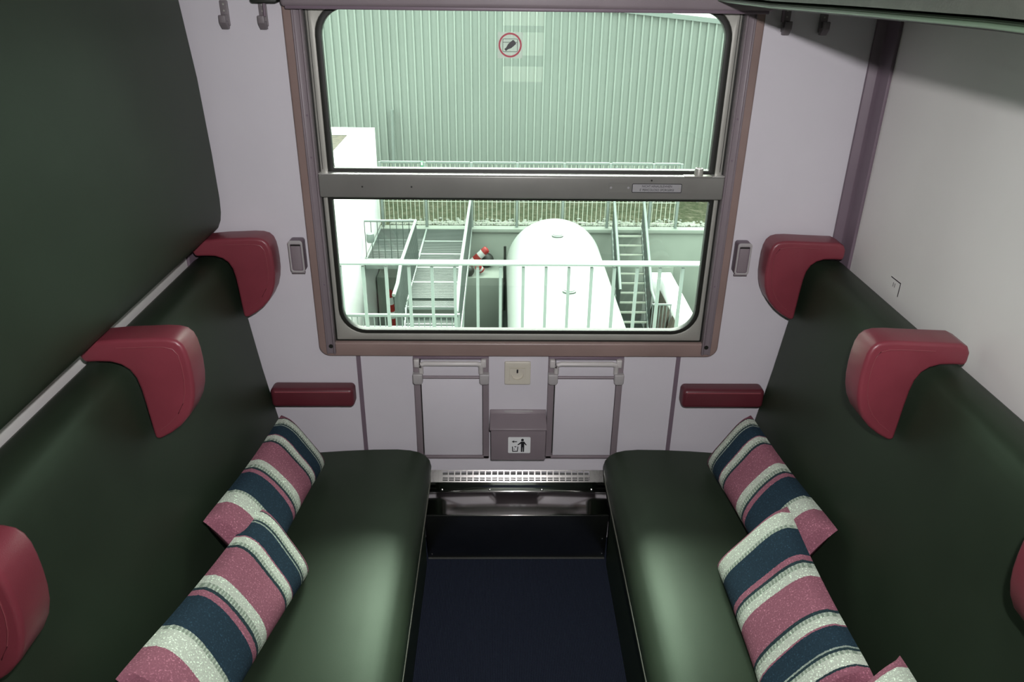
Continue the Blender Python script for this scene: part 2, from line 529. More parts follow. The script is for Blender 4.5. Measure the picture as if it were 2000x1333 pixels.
finish('upper_gasket', mk(ring, rrect(-0.580, 0.580, 1.386, 1.857, (0.006, 0.086, 0.086, 0.006)), rrect(-0.563, 0.563, 1.403, 1.840, (0.006, 0.07, 0.07, 0.006)), 'y', 0.0, 0.024), 'rubber', win, bevel=0.001)
finish('upper_pane', mk(prism, rrect(-0.57, 0.57, 1.398, 1.846, (0.006, 0.075, 0.075, 0.006)), 'y', 0.010, 0.016), 'glass', win, smooth=False)
mr = finish('middle_rail', mk(box, -0.6035, 0.6035, -0.032, 0.026, 1.322, 1.391), 'alu_rail', win, bevel=0.005, seg=4)
for x, z in ((-0.475, 1.356), (-0.329, 1.3565), (0.385, 1.381)):
    finish('screw', mk(cyl, (x, -0.0315, z), (x, -0.0332, z), 0.0027, 12), 'rubber', mr)
finish('rail_top_shine', mk(box, -0.6033, 0.6033, -0.027, 0.0, 1.391, 1.3925), 'alu_shine', win, smooth=False)  # added strip: skylight on the rail's top painted as a paler metal
lt = finish('latch', mk(prism, rrect(0.482, 0.566, -0.031, -0.004, 0.004), 'z', 1.391, 1.3945), 'alu', win, bevel=0.001)
finish('latch_knob', mk(lathe, [(0, 0.0135), (0.018, 0.0125), (0.021, 0.0115), (0.0215, 0.008), (0.016, 0.0075)], (0.527, -0.016, 1.394), (0, 0, 1), 24), 'alu', lt)

# plates on the middle rail
wp = thing('warning_plate', (0.4025, -0.0325, 1.344), 'small engraved plate with two lines of warning text on the middle window rail', 'plate')
finish('plate', mk(prism, rrect(0.328, 0.477, 1.3445, 1.3715, 0.003), 'y', -0.0332, -0.032), 'plate', wp, smooth=False)
finish('border', mk(ring, rrect(0.328, 0.477, 1.3445, 1.3715, 0.003), rrect(0.3297, 0.4753, 1.3462, 1.3698, 0.002), 'y', -0.0338, -0.033), 'black', wp, smooth=False)
bm = text_bm('NICHT HINAUSLEHNEN', 0.0098, 0.4025, 1.3634, -0.0336, dx=0.86)
bm2 = text_bm("E' PERICOLOSO SPORGERSI", 0.0098, 0.4025, 1.3522, -0.0336, dx=0.86)
me = bpy.data.meshes.new('t'); bm2.to_mesh(me); bm.from_mesh(me); bm2.free(); bpy.data.meshes.remove(me)
finish('lettering', bm, 'black', wp, smooth=False)
for x in (0.335, 0.470):
    finish('rivet', mk(cyl, (x, -0.033, 1.358), (x, -0.0342, 1.358), 0.0022, 12), 'alu', wp)
bp = thing('blank_plate', (0.291, -0.0325, 1.344), 'blank metal plate with two screws left of the engraved warning plate', 'plate')
finish('plate', mk(prism, rrect(0.258, 0.323, 1.3445, 1.373, 0.001), 'y', -0.0334, -0.032), 'alu_rail', bp, smooth=False)
for x in (0.265, 0.317):
    finish('screw', mk(cyl, (x, -0.0325, 1.359), (x, -0.0338, 1.359), 0.0034, 14), 'plate', bp)

# sticker on the upper pane
st = thing('no_throwing_sticker', (-0.039, 0.0095, 1.72), 'round red rimmed sticker with a bottle pictogram on the upper window pane', 'sticker')
finish('film', mk(prism, rrect(-0.0745, -0.0045, 1.7155, 1.7845, 0.003), 'y', 0.0092, 0.0099), 'film', st, smooth=False)
finish('red_ring', mk(ring, disc(-0.0395, 1.7505, 0.0325, 48), disc(-0.0395, 1.7505, 0.0278, 48), 'y', 0.0084, 0.0092), 'red_ink', st, smooth=False)
bm = BM()
ring(bm, rrect(-0.0605, -0.0185, 1.7325, 1.7675, 0.003, 4), rrect(-0.0592, -0.0198, 1.7338, 1.7662, 0.002, 4), 'y', 0.0086, 0.0092)
box(bm, -0.0595, -0.0195, 0.0086, 0.0092, 1.7572, 1.7584)
finish('pictogram_window', bm, 'black', st, smooth=False)
bm = BM()
bt = [(-0.022, 0.0035), (-0.015, 0.0035), (-0.006, 0.0068), (0.004, 0.0072), (0.012, 0.0068), (0.0135, 0.004), (0.0135, -0.004), (0.012, -0.0068), (0.004, -0.0072), (-0.006, -0.0068), (-0.015, -0.0035), (-0.022, -0.0035)]
ca, sa = math.cos(math.radians(40)), math.sin(math.radians(40))
prism(bm, [(-0.0365+x*ca-z*sa, 1.7515+x*sa+z*ca) for x, z in bt], 'y', 0.0080, 0.0086)
finish('pictogram_bottle', bm, 'black', st, smooth=False)

# roller blind cassette
rb = thing('roller_blind', (0, -0.02, 1.84), 'mauve roller blind box across the top of the window', 'blind')
finish('cassette', mk(box, -0.652, 0.668, -0.062, -0.021, 1.846, 1.94), 'mauve', rb, bevel=0.012, seg=4)
finish('pull_bar', mk(box, -0.640, 0.655, -0.058, -0.030, 1.8405, 1.850), 'mauve_dark', rb, bevel=0.002)
for s in (-1, 1):
    br = finish('end_bracket', mk(prism, rrect(s*0.70-0.036, s*0.70+0.036, 1.853, 1.90, 0.008), 'y', -0.040, 0.0), 'dark', rb, bevel=0.003)
    finish('cord_end', mk(tube, [(s*0.702, -0.028, 1.86), (s*0.704, -0.026, 1.82)], 0.004, 8), 'mauve_dark', br)

# ================================================================== WALL FITTINGS
def coat_hook(x, s, label):
    t = thing('coat_hook', (x, 0, 1.785), label, 'hook', 'coat hooks on the window wall')
    finish('plate', mk(prism, rrect(x-0.011, x+0.011, 1.792, 1.858, 0.004), 'y', -0.006, 0.0), 'hook', t, bevel=0.0015)
    bm = BM()
    prism(bm, [(-0.003, 1.822), (-0.008, 1.822), (-0.010, 1.806), (-0.024, 1.806), (-0.026, 1.822), (-0.034, 1.822), (-0.034, 1.803), (-0.018, 1.786), (-0.003, 1.786)], 'x', x-0.009, x+0.009)
    finish('prong', bm, 'hook', t, bevel=0.0015)
    for z in (1.848, 1.832):
        finish('screw', mk(cyl, (x, -0.005, z), (x, -0.0075, z), 0.0025, 10), 'alu', t)
for x, s, l in ((-0.818, -1, 'grey coat hook on the window wall beside the hanging berth'),
                (-0.714, -1, 'grey coat hook between the hanging berth and the window frame, nearer the frame'),
                (0.722, 1, 'shaded coat hook under the raised berth, nearer the window frame'),
                (0.826, 1, 'shaded coat hook under the raised berth, nearer the corner moulding')):
    coat_hook(x, s, l)

def ashtray(x, s, label):
    t = thing('ashtray', (x, 0, 1.082), label, 'ashtray', 'ashtrays beside the window')
    finish('body', mk(prism, rrect(x-0.022, x+0.022, 1.086, 1.188, 0.009), 'y', -0.040, 0.0), 'mauve_dark', t, bevel=0.004, seg=3)
    finish('face_rim', mk(ring, rrect(x-0.022, x+0.022, 1.086, 1.189, 0.009), rrect(x-0.0165, x+0.0165, 1.092, 1.178, 0.005), 'y', -0.0425, -0.036), 'grey_pl', t, bevel=0.0015)
    f = finish('flap', mk(prism, rrect(x-0.0145, x+0.0145, 1.094, 1.172, 0.004), 'y', -0.0425, -0.039), 'mauve', t, bevel=0.002)
    finish('gap', mk(box, x-0.015, x+0.015, -0.0412, -0.0398, 1.1725, 1.1765), 'rubber', f, smooth=False)
    finish('rim', mk(tube, [(x-0.020, -0.034, 1.084), (x+0.020, -0.034, 1.084)], 0.004, 8), 'mauve', t)
ashtray(-0.692, -1, 'small mauve ashtray on the wall at the left edge of the window frame')
ashtray(0.692, 1, 'small mauve ashtray on the wall at the right edge of the window frame')

def elbow(s, label):
    bm = BM()
    x0, x1 = sorted((s*0.552, s*0.829))
    box(bm, x0, x1, -0.062, -0.001, 0.607, 0.679)
    t = finish('armrest', bm, 'red_dark', bevel=0.016, seg=5)
    tag(t, label, 'armrest', 'armrests on the window wall')
    finish('seam', mk(tube, [(s*0.565, -0.061, 0.668), (s*0.812, -0.061, 0.668)], 0.0022, 8), 'red_pipe', t)
elbow(-1, 'short maroon padded armrest on the window wall at the left seat')
elbow(1, 'short maroon padded armrest on the window wall at the right seat')

def table(x0, x1, label):
    t = thing('folding_table', ((x0+x1)/2, 0, 0.376), label, 'table', 'folded tables under the window')
    fr = BM()
    box(fr, x0, x0+0.021, -0.024, 0.0, 0.378, 0.778)
    box(fr, x1-0.021, x1, -0.024, 0.0, 0.378, 0.778)
    box(fr, x0, x1, -0.024, 0.0, 0.377, 0.389)
    finish('frame', fr, 'mauve', t, bevel=0.002)
    finish('back_board', mk(box, x0+0.02, x1-0.02, -0.006, 0.0, 0.38, 0.775), 'dark', t, smooth=False)
    finish('table_leaf', mk(box, x0+0.0245, x1-0.0225, -0.022, -0.007, 0.3905, 0.699), 'wall', t, bevel=0.002)
    finish('upper_leaf', mk(box, x0+0.0245, x1-0.0245, -0.022, -0.007, 0.703, 0.768), 'wall', t, bevel=0.002)
    finish('header', mk(box, x0, x1, -0.020, 0.0, 0.772, 0.7815), 'mauve_dark', t, bevel=0.002)
    bm = BM()
    tube(bm, [(x0+0.026, -0.026, 0.722), (x0+0.026, -0.030, 0.750), (x0+0.030, -0.034, 0.760), (x0+0.040, -0.034, 0.763), (x1-0.040, -0.034, 0.763), (x1-0.030, -0.034, 0.760), (x1-0.026, -0.030, 0.750), (x1-0.026, -0.026, 0.722)], 0.0085, 12)
    finish('handle_bar', bm, 'lgrey_pl', t)
    finish('cross_bar', mk(tube, [(x0+0.02, -0.024, 0.7065), (x1-0.02, -0.024, 0.7065)], 0.0055, 10), 'mauve', t)
    for x in (x0+0.015, x1-0.015):
        c = finish('clamp', mk(prism, [(x-0.0165, 0.726), (x+0.0165, 0.726), (x+0.016, 0.694), (x+0.011, 0.687), (x-0.011, 0.687), (x-0.016, 0.694)], 'y', -0.044, -0.018), 'grey_pl', t, bevel=0.004, seg=3)
        finish('hinge_cap', mk(box, x-0.0115, x+0.0065, -0.036, -0.02, 0.748, 0.7765), 'lgrey_pl', t, bevel=0.003)
table(-0.353, -0.101, 'white folded table with mauve frame under the window, left of the socket')
table(0.099, 0.351, 'white folded table with mauve frame under the window, right of the socket')

sk = thing('power_socket', (-0.004, 0, 0.670), 'cream power socket on the wall between the two folded tables', 'socket')
finish('cover_plate', mk(ring, rrect(-0.048, 0.040, 0.670, 0.757, 0.005), rrect(-0.030, 0.021, 0.6865, 0.733, 0.002), 'y', -0.010, 0.0), 'cream_pl', sk, bevel=0.003, seg=3)
ins = finish('insert', mk(ring, rrect(-0.0305, 0.0215, 0.686, 0.7335, 0.002, 12), [(-0.0045+0.0205*math.cos(-PI/2+2*PI*k/52), 0.710+0.0205*math.sin(-PI/2+2*PI*k/52)) for k in range(52)], 'y', -0.0125, -0.004), 'cream_pl', sk)
finish('well', mk(prism, disc(-0.0045, 0.710, 0.0206, 32), 'y', -0.0040, -0.0030), 'cream_pl', ins, smooth=False)
finish('earth_pin', mk(prism, rrect(-0.0072, -0.0018, 0.7125, 0.7260, 0.0025, 5), 'y', -0.0060, -0.0040), 'black', sk, smooth=False)

wb = thing('waste_bin', (0, 0, 0.402), 'mauve wall bin with sloping lid under the power socket', 'bin')
finish('body', mk(box, -0.094, 0.095, -0.070, -0.001, 0.402, 0.531), 'mauve', wb, bevel=0.003)
bm = BM()
prism(bm, [(-0.001, 0.568), (-0.006, 0.568), (-0.010, 0.556), (-0.077, 0.535), (-0.078, 0.528), (-0.072, 0.528), (-0.001, 0.545)], 'x', -0.0975, 0.0970)
ld = finish('lid', bm, 'mauve', wb, bevel=0.002)
finish('hinge', mk(box, -0.048, 0.050, -0.0085, -0.004, 0.560, 0.566), 'grey_pl', ld, bevel=0.001)
sg = thing('litter_sticker', (0.004, -0.0705, 0.432), 'white sticker with a litter pictogram on the mauve bin front', 'sticker')
finish('backing', mk(prism, rrect(-0.0345, 0.0425, 0.4335, 0.4985, 0.004), 'y', -0.0712, -0.0703), 'white_pl', sg, smooth=False)
def q(pts): return [(-0.0345+X/1000*0.077, 0.4985-Y/1000*0.065*1.0) for X, Y in pts]
# person (unit grid 0..1000 across and down the sticker)
bm = BM()
prism(bm, disc(-0.0345+0.64*0.077, 0.4985-0.17*0.065, 0.0050, 20), 'y', -0.0718, -0.0711)
prism(bm, q([(585, 270), (720, 270), (830, 480), (800, 520), (725, 400), (725, 600), (720, 920), (660, 920), (655, 620), (645, 620), (640, 920), (575, 920), (575, 400), (450, 500), (420, 460), (560, 300)]), 'y', -0.0718, -0.0711)
finish('pictogram_person', bm, 'black', sg, smooth=False)
bm = BM()
prism(bm, q([(160, 275), (270, 200), (260, 250), (400, 255), (400, 300), (260, 300), (270, 350)]), 'y', -0.0718, -0.0711)
finish('pictogram_arrow', bm, 'black', sg, smooth=False)
bm = BM()
prism(bm, q([(175, 590), (215, 590), (225, 860), (400, 860), (420, 590), (460, 590), (435, 910), (190, 910)]), 'y', -0.0718, -0.0711)
prism(bm, q([(270, 590), (330, 570), (380, 590), (330, 640)]), 'y', -0.0718, -0.0711)
prism(bm, q([(255, 730), (300, 730), (300, 770), (255, 770)]), 'y', -0.0718, -0.0711)
finish('pictogram_basket', bm, 'black', sg, smooth=False)

# number sticker on the right side wall
ns = thing('seat_number_sticker', (1.0175, -0.34, 1.145), 'tiny seat number sticker on the bare side wall above the backrest', 'sticker')
finish('backing', mk(prism, rrect(-0.372, -0.312, 1.150, 1.192, 0.003), 'x', 1.0168, 1.0178), 'side', ns, smooth=False)
bm = BM()
box(bm, 1.0158, 1.0168, -0.371, -0.318, 1.1895, 1.192)
box(bm, 1.0158, 1.0168, -0.373, -0.3705, 1.152, 1.192)
finish('edge_line', bm, 'black', ns, smooth=False)
bm = text_bm('11', 0.018, 0, 0, 0, mirror=lambda p: Vector((1.0166-p.z, -0.340-p.x, 1.1735+p.y)))
finish('numerals', bm, 'black', ns, smooth=False)

# heater cover of stainless steel
hc = thing('heater_cover', (0.0, -0.05, 0.0), 'stainless steel heater cover with slotted grille at the end of the aisle', 'heater')
gr = BM()
# sloping grille plate with two rows of slots: built as a lattice in its own plane
g0, g1 = Vector((0, -0.002, 0.312)), Vector((0, -0.030, 0.279))
def gp(x, t, off=0.0):
    d = (g1-g0)
    nrm = Vector((0, d.z, -d.y)).normalized()
    return Vector((x, 0, 0))+g0+d*t+nrm*off
nx = 24
xs0, xs1 = -0.272, 0.262
cols = [(-0.322, xs0)]
pw = (xs1-xs0)/nx
for k in range(nx):
    a = xs0+k*pw
    cols.append((a, a+pw*0.18)); cols.append((a+pw*0.18, a+pw))
cols.append((xs1, 0.322))
rows = [(0, 0.10, 0), (0.10, 0.40, 1), (0.40, 0.62, 0), (0.62, 0.72, 2), (0.72, 0.78, 0), (0.78, 0.90, 2), (0.90, 1.0, 0)]
for ci, (a, b) in enumerate(cols):
    hole = ci > 0 and ci < len(cols)-1 and (ci % 2 == 0)
    for (t0, t1, kk) in rows:
        if hole and kk: continue
        vs = [gr.verts.new(gp(x, t)) for x, t in ((a, t0), (b, t0), (b, t1), (a, t1))]
        gr.faces.new(vs)
bmesh.ops.remove_doubles(gr, verts=gr.verts[:], dist=1e-5)
finish('grille', gr, 'steel_grille', hc, smooth=False)
bm = BM()
prism(bm, [(-0.001, 0.300), (-0.022, 0.270), (-0.001, 0.270)], 'x', -0.27, 0.26)
finish('grille_backing', bm, 'dark', hc, smooth=False)
bm = BM()
prism(bm, [(-0.0305, 0.279), (-0.0335, 0.262), (-0.036, 0.249), (-0.041, 0.243), (-0.136, 0.2205), (-0.140, 0.2175), (-0.136, 0.214), (-0.036, 0.236), (-0.03, 0.260), (-0.027, 0.277)], 'x', -0.322, 0.322)
ap = finish('sloping_apron', bm, 'steel_apron', hc, bevel=0.001)
for x in (-0.098, 0.090, -0.27, 0.27):
    finish('screw', mk(lathe, [(0, 0.0045), (0.0015, 0.0035), (0.0022, 0.001)], (x, -0.0365, 0.250), (0, -0.9, 0.5), 14), 'steel', ap)
kp = finish('kick_plate', mk(prism, [(-0.140, 0.217), (-0.134, 0.217), (-0.108, 0.004), (-0.114, 0.004)], 'x', -0.322, 0.322), 'steel_kick', hc, bevel=0.0008)
for x, z in ((-0.308, 0.02), (0.312, 0.022), (0.308, 0.10)):
    finish('screw', mk(lathe, [(0, 0.004), (0.0015, 0.003), (0.002, 0.001)], (x, -0.114-0.122*z, z), (0, -1, 0), 12), 'steel', kp)
finish('floor_strip', mk(prism, [(-0.112, 0.001), (-0.112, 0.006), (-0.116, 0.006), (-0.119, 0.001)], 'x', -0.322, 0.322), 'dark', hc)

# ================================================================== SEATS
def bench(s, label):
    t = thing('bench_seat', (s*0.65, -1.0, 0), label, 'seat', 'facing couchette benches')
    prof = [(.800, .405), (.70, .420), (.60, .428), (.50, .433), (.42, .434), (.375, .430), (.345, .422), (.322, .408), (.308, .388), (.303, .365), (.305, .345), (.314, .332), (.33, .326), (.800, .326)]
    sc = finish('seat_cushion', mk(prism, [(s*x, z) for x, z in prof], 'y', -1.98, -0.036), 'green', t, bevel=0.020, seg=4, ang=50)
    finish('piping_or_glint', mk(tube, [(s*0.3085, -1.97, 0.3385), (s*0.3045, -0.12, 0.3415), (s*0.308, -0.06, 0.3415), (s*0.330, -0.036, 0.341)], 0.0032, 8), 'green_pipe', sc)
    prof = [(.795, .36), (.803, .48), (.818, .565), (.833, .66), (.846, .747), (.860, .86), (.872, .96), (.881, 1.038), (.888, 1.09), (.897, 1.118), (.910, 1.133), (.93, 1.140), (.96, 1.140), (.99, 1.135), (1.004, 1.126), (1.010, 1.10), (1.010, .36)]
    finish('backrest', mk(prism, [(s*x, z) for x, z in prof], 'y', -1.98, -0.036), 'green', t, bevel=0.010, seg=3, ang=50)
    finish('base_panel', mk(box, min(s*.325, s*.345), max(s*.325, s*.345), -1.98, -0.145, 0.001, 0.325), 'green', t, smooth=False)
    return t
bench(-1, 'long dark green bench seat below the hanging berth')
bench(1, 'long dark green bench seat along the bare side wall')

# hanging (folded) berth on the left, acting as an upper backrest
hb = thing('folded_berth', (-0.95, -1.0, 1.21), 'dark green middle berth folded down against the left wall', 'berth')
prof = [(.922, 1.87), (.930, 2.02), (.985, 2.02), (.985, 1.258), (.980, 1.230), (.965, 1.220), (.945, 1.217), (.928, 1.221), (.913, 1.233), (.904, 1.252), (.899, 1.278), (.8965, 1.32), (.898, 1.45), (.905, 1.66)]
finish('mattress', mk(prism, [(-x, z) for x, z in prof], 'y', -2.0, -0.036), 'green', hb, bevel=0.014, seg=4, ang=50)
finish('base_board', mk(box, -1.006, -0.9855, -1.99, -0.06, 1.262, 2.0), 'grey_pl', hb, smooth=False)

# raised berth on the right
ub = thing('upper_berth', (0.77, -1.0, 1.87), 'raised green berth at the top right, its underside edge in view', 'berth')
def ub_prof(y):
    return None
bm = BM()
sec = [(.512, 0.012), (.516, 0.004), (.526, 0.0), (1.010, 0.0), (1.010, 0.15), (.56, 0.15), (.530, 0.14), (.520, 0.12), (.518, 0.07), (.520, 0.035), (.532, 0.026), (.530, 0.014), (.516, 0.011)]
st_ = [(-0.068, 1.869), (-0.5, 1.872), (-0.9, 1.880), (-1.3, 1.886), (-2.0, 1.886)]
rings = [[bm.verts.new((x, y, zb+z)) for x, z in sec] for y, zb in st_]
for a, b in zip(rings, rings[1:]):
    for i in range(len(sec)):
        j = (i+1) % len(sec)
        bm.faces.new((a[i], a[j], b[j], b[i]))
bm.faces.new(rings[0]); bm.faces.new(rings[-1][::-1])
finish('mattress', bm, 'green', ub, bevel=0.003, seg=2, ang=30)
bm = BM()
rings = [[bm.verts.new((x, y, zb+z)) for x, z in ((.5135, 0.0165), (.5112, 0.024), (.5105, 0.034), (.5105, 0.115), (.5125, 0.122), (.526, 0.122), (.526, 0.0165))] for y, zb in st_]
for a, b in zip(rings, rings[1:]):
    for i in range(7):
        bm.faces.new((a[i], a[(i+1) % 7], b[(i+1) % 7], b[i]))
bm.faces.new(rings[0]); bm.faces.new(rings[-1][::-1])
finish('front_strip', bm, 'strip', ub)
finish('piping_or_glint', mk(tube, [(.5125, y, zb+0.006) for y, zb in st_], 0.0034, 10), 'rim_glint', ub)  # added tube: highlight on the berth's lower edge put into a paler green
bk = BM()
prism(bk, rrect(-1.412, -1.366, 1.913, 1.965, 0.02), 'x', 0.510, 0.520)
b_ = finish('strap_buckle', bk, 'white_pl', ub, bevel=0.002)
finish('buckle_rim', mk(prism, rrect(-1.4135, -1.3645, 1.9115, 1.9665, 0.0212), 'x', 0.513, 0.5195), 'black', b_, smooth=False)

# head wings hooked over the backrests
def wing(s, yc, label):
    if s < 0:
        arm = [(1.000, 1.203), (.945, 1.208), (.915, 1.211), (.895, 1.213)]
    else:
        arm = [(.980, 1.170), (.980, 1.188), (.972, 1.203), (.955, 1.211), (.90, 1.213)]
    out = arm + [(.85, 1.215), (.81, 1.217), (.785, 1.216), (.768, 1.211), (.757, 1.200), (.751, 1.183), (.748, 1.160), (.747, 1.130), (.748, 1.100), (.752, 1.072), (.760, 1.045), (.774, 1.018), (.795, .994), (.820, .974), (.844, .960), (.858, .955),
           (.8615, .965), (.8635, 1.0), (.866, 1.05), (.869, 1.09), (.874, 1.118), (.884, 1.138), (.899, 1.150), (.920, 1.157), (.950, 1.158), (.978, 1.156)]
    y0, y1 = yc-0.040, yc+0.040
    bm = BM()
    prism(bm, [(s*x, z) for x, z in out], 'y', y0, y1)
    t = finish('headrest_wing', bm, 'red', bevel=0.021, seg=5, ang=60)
    tag(t, label, 'headrest', 'maroon head wings on the backrests')
    crease = [(.90, 1.194), (.83, 1.197), (.797, 1.197), (.778, 1.192), (.769, 1.178), (.766, 1.150), (.766, 1.115), (.770, 1.085), (.779, 1.056), (.795, 1.028), (.818, 1.003), (.842, .984)]
    finish('seam', mk(tube, [(s*x, y0-0.0005, z) for x, z in crease], 0.0012, 6), 'red_pipe', t)
    return t
for s, side in ((-1, 'left'), (1, 'right')):
    o = 'below the hanging berth' if s < 0 else 'beside the bare side wall'
    wing(s, -0.060, 'maroon D-shaped head wing %s, the one next to the window wall' % o)
    wing(s, -0.742, 'maroon D-shaped head wing %s, the middle one over the backrest' % o)
    wing(s, -1.428 if s < 0 else -1.395, 'maroon D-shaped head wing %s, cut off at the %s photo edge' % (o, side))

# ================================================================== PILLOWS
def pillow(A, B, C, label, T=0.052, flip=False):
    A, B, C = Vector(A), Vector(B), Vector(C)
    U, V = B-A, C-A
    n = U.cross(V).normalized()
    if n.z < 0: n = -n
    N, K = 44, 20
    bm = BM()
    uvl = bm.loops.layers.uv.new('UVMap')
    Lu, Lv = U.length, V.length
    def pos(i, k, side):
        a, b = i/N, k/K
        p = 2*a-1; w = 2*b-1
        ea = 1-abs(p)**16
        eb = 1-abs(w)**3.2
        h = T*(max(ea, 0)**0.45)*(max(eb, 0)**0.55)
        # soft sag of the outline
        inset = 0.020*(1-p*p)*w*abs(w) * -1
        ins2 = 0.014*(1-w*w)*p*abs(p)*-1
        rnd = 1-0.030*(abs(p)**8)*(abs(w)**2)
        q_ = A+U*(0.5+p*0.5)+V*(0.5+w*0.5*rnd)
        q_ += V/Lv*inset*0.5 + U/Lu*ins2
        wr = 0.0035*math.sin(9*a+5*b)*math.sin(PI*a)*math.sin(PI*b)
        return q_+n*(h+wr if side > 0 else -0.55*h)
    idx = {}
    for side in (1, -1):
        for i in range(N+1):
            for k in range(K+1):
                edge = i in (0, N) or k in (0, K)
                key = (i, k, 0 if edge else side)
                if key not in idx:
                    idx[key] = bm.verts.new(pos(i, k, side))
    uvv = {v: key for key, v in idx.items()}
    for side in (1, -1):
        for i in range(N):
            for k in range(K):
                vs = []
                for ii, kk in ((i, k), (i+1, k), (i+1, k+1), (i, k+1)):
                    edge = ii in (0, N) or kk in (0, K)
                    vs.append(idx[(ii, kk, 0 if edge else side)])
                f = bm.faces.new(vs if side > 0 else vs[::-1])
                for l in f.loops:
                    ii, kk, _ = uvv[l.vert]
                    a = ii/N
                    aa = min(0.999, max(0.001, (a-0.012)/0.976))
                    l[uvl].uv = (0.905*(1-aa) if flip else aa, kk/K)
    o = finish('pillow', bm, 'stripe')
    o.data.shade_smooth()
    return tag(o, label, 'pillow', 'striped pillows on the benches')
pillow((-0.785, -0.115, 0.615), (-0.805, -0.755, 0.700), (-0.650, -0.150, 0.435), 'striped pillow on the left bench, the one in the window corner', 0.045)
pillow((-0.722, -0.600, 0.625), (-0.785, -1.262, 0.745), (-0.592, -0.655, 0.430), 'striped pillow on the left bench, leaning over the window corner pillow', 0.050)
pillow((-0.720, -1.235, 0.700), (-0.785, -1.88, 0.745), (-0.592, -1.275, 0.500), 'striped pillow on the left bench, only its pink tip at the bottom edge', 0.048, True)
pillow((0.785, -0.085, 0.600), (0.810, -0.735, 0.655), (0.640, -0.140, 0.432), 'striped pillow on the right bench, the one in the window corner', 0.045)
pillow((0.715, -0.632, 0.650), (0.712, -1.180, 0.642), (0.546, -0.642, 0.438), 'striped pillow on the right bench, leaning over the window corner pillow', 0.050, True)
pillow((0.760, -1.165, 0.690), (0.795, -1.80, 0.700), (0.600, -1.20, 0.520), 'striped pillow on the right bench, only its pink tip at the bottom edge', 0.048, True)

# ================================================================== OUTSIDE
GZ = -2.0          # yard level
PZ = -3.5          # pit floor
YW = 10.0          # retaining wall face
tag(finish('ground', mk(box, -9, 9, YW+0.16, 13.5, GZ-0.3, GZ-0.005), 'grass', smooth=False), 'strip of rough grass behind the mesh fence', 'grass', kind='structure')
bm = BM()
rs = random.Random(3)
for k in range(1500):
    if k < 1150:
        x, y = rs.uniform(-1.9, 4.2), YW+0.20+abs(rs.gauss(0, 0.13))
    else:
        x, y = rs.uniform(-2.1, 4.2), 11.75+rs.uniform(-0.05, 0.28)
    r = rs.uniform(0.016, 0.036)
    c = bmesh.ops.create_icosphere(bm, subdivisions=1, radius=r)
    sc = (rs.uniform(.8, 1.4), rs.uniform(.8, 1.3), rs.uniform(.5, .9))
    for v in c['verts']:
        v.co = Vector((v.co.x*sc[0]+x, v.co.y*sc[1]+y, v.co.z*sc[2]+GZ+r*0.3))
tag(finish('gravel', bm, 'stone', smooth=False), 'pale gravel along the foot of the fence and the metal facade', 'gravel', kind='stuff')
bm = BM()
box(bm, -2.06, 9, YW+0.02, YW+0.15, PZ-0.1, GZ-0.04)
box(bm, -2.06, 9, YW-0.03, YW+0.15, GZ-0.05, GZ+0.015)
box(bm, -2.05, 0.0, 9.34, YW+0.02, PZ, -2.61)
box(bm, 1.2, 2.9, YW-0.10, YW+0.02, PZ, -2.62)
tag(finish('retaining_wall', bm, 'concrete', bevel=0.006), 'concrete retaining wall with coping at the back of the pit', 'wall', kind='structure')
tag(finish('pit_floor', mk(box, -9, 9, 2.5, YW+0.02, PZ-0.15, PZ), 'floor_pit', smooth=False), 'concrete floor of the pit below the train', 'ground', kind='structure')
tag(finish('trackside_path', mk(box, -9, 9, 0.35, 3.1, -1.35, -1.12), 'concrete', smooth=False), 'concrete path beside the train carrying the near railing', 'path', kind='structure')
tag(finish('pit_wall', mk(box, -9, 9, 2.7, 3.0, PZ-0.1, -1.35), 'concrete', smooth=False), 'pit wall under the trackside path', 'wall', kind='structure')

# ribbed warehouse facade
wh = thing('warehouse', (0, 12.4, GZ), 'pale green ribbed metal warehouse behind the fence', 'building')
bm = BM()
def ztop(x): return 1.45-0.0955*x if x > -1.5 else 1.593+0.0955*(x+1.5)
pit = 0.1435
prof = []
x = -7.0
while x < 8.0:
    prof += [(x, 12.18), (x+0.088, 12.18), (x+0.096, 12.12), (x+0.124, 12.12), (x+0.132, 12.18)]
    x += pit
lo = [bm.verts.new((x, y, GZ-0.1)) for x, y in prof]
hi = [bm.verts.new((x, y, ztop(x))) for x, y in prof]
for i in range(len(prof)-1):
    bm.faces.new((lo[i], lo[i+1], hi[i+1], hi[i]))
finish('cladding', bm, 'clad', wh, smooth=False)
bm = BM()
bar(bm, (-1.5, 12.17, ztop(-1.5)+0.03), (8, 12.17, ztop(8)+0.03), 0.14, 0.08)
bar(bm, (-7.0, 12.17, ztop(-7)+0.03), (-1.5, 12.17, ztop(-1.5)+0.03), 0.14, 0.08)
finish('verge_trim', bm, 'galv_w', wh, smooth=False)
bm = BM()
for x0, x1 in ((-7, -1.5), (-1.5, 8)):
    vs = [bm.verts.new(p) for p in ((x0, 12.2, ztop(x0)), (x1, 12.2, ztop(x1)), (x1, 20, ztop(x1)), (x0, 20, ztop(x0)))]
    bm.faces.new(vs)
finish('roof', bm, 'galv', wh, smooth=False)
tag(finish('downpipe', mk(tube, [(-2.02, 12.06, -0.42), (-2.06, 12.06, GZ)], 0.03, 10), 'galv_w'), 'pale pipe on the warehouse facade beside the white wall', 'pipe')

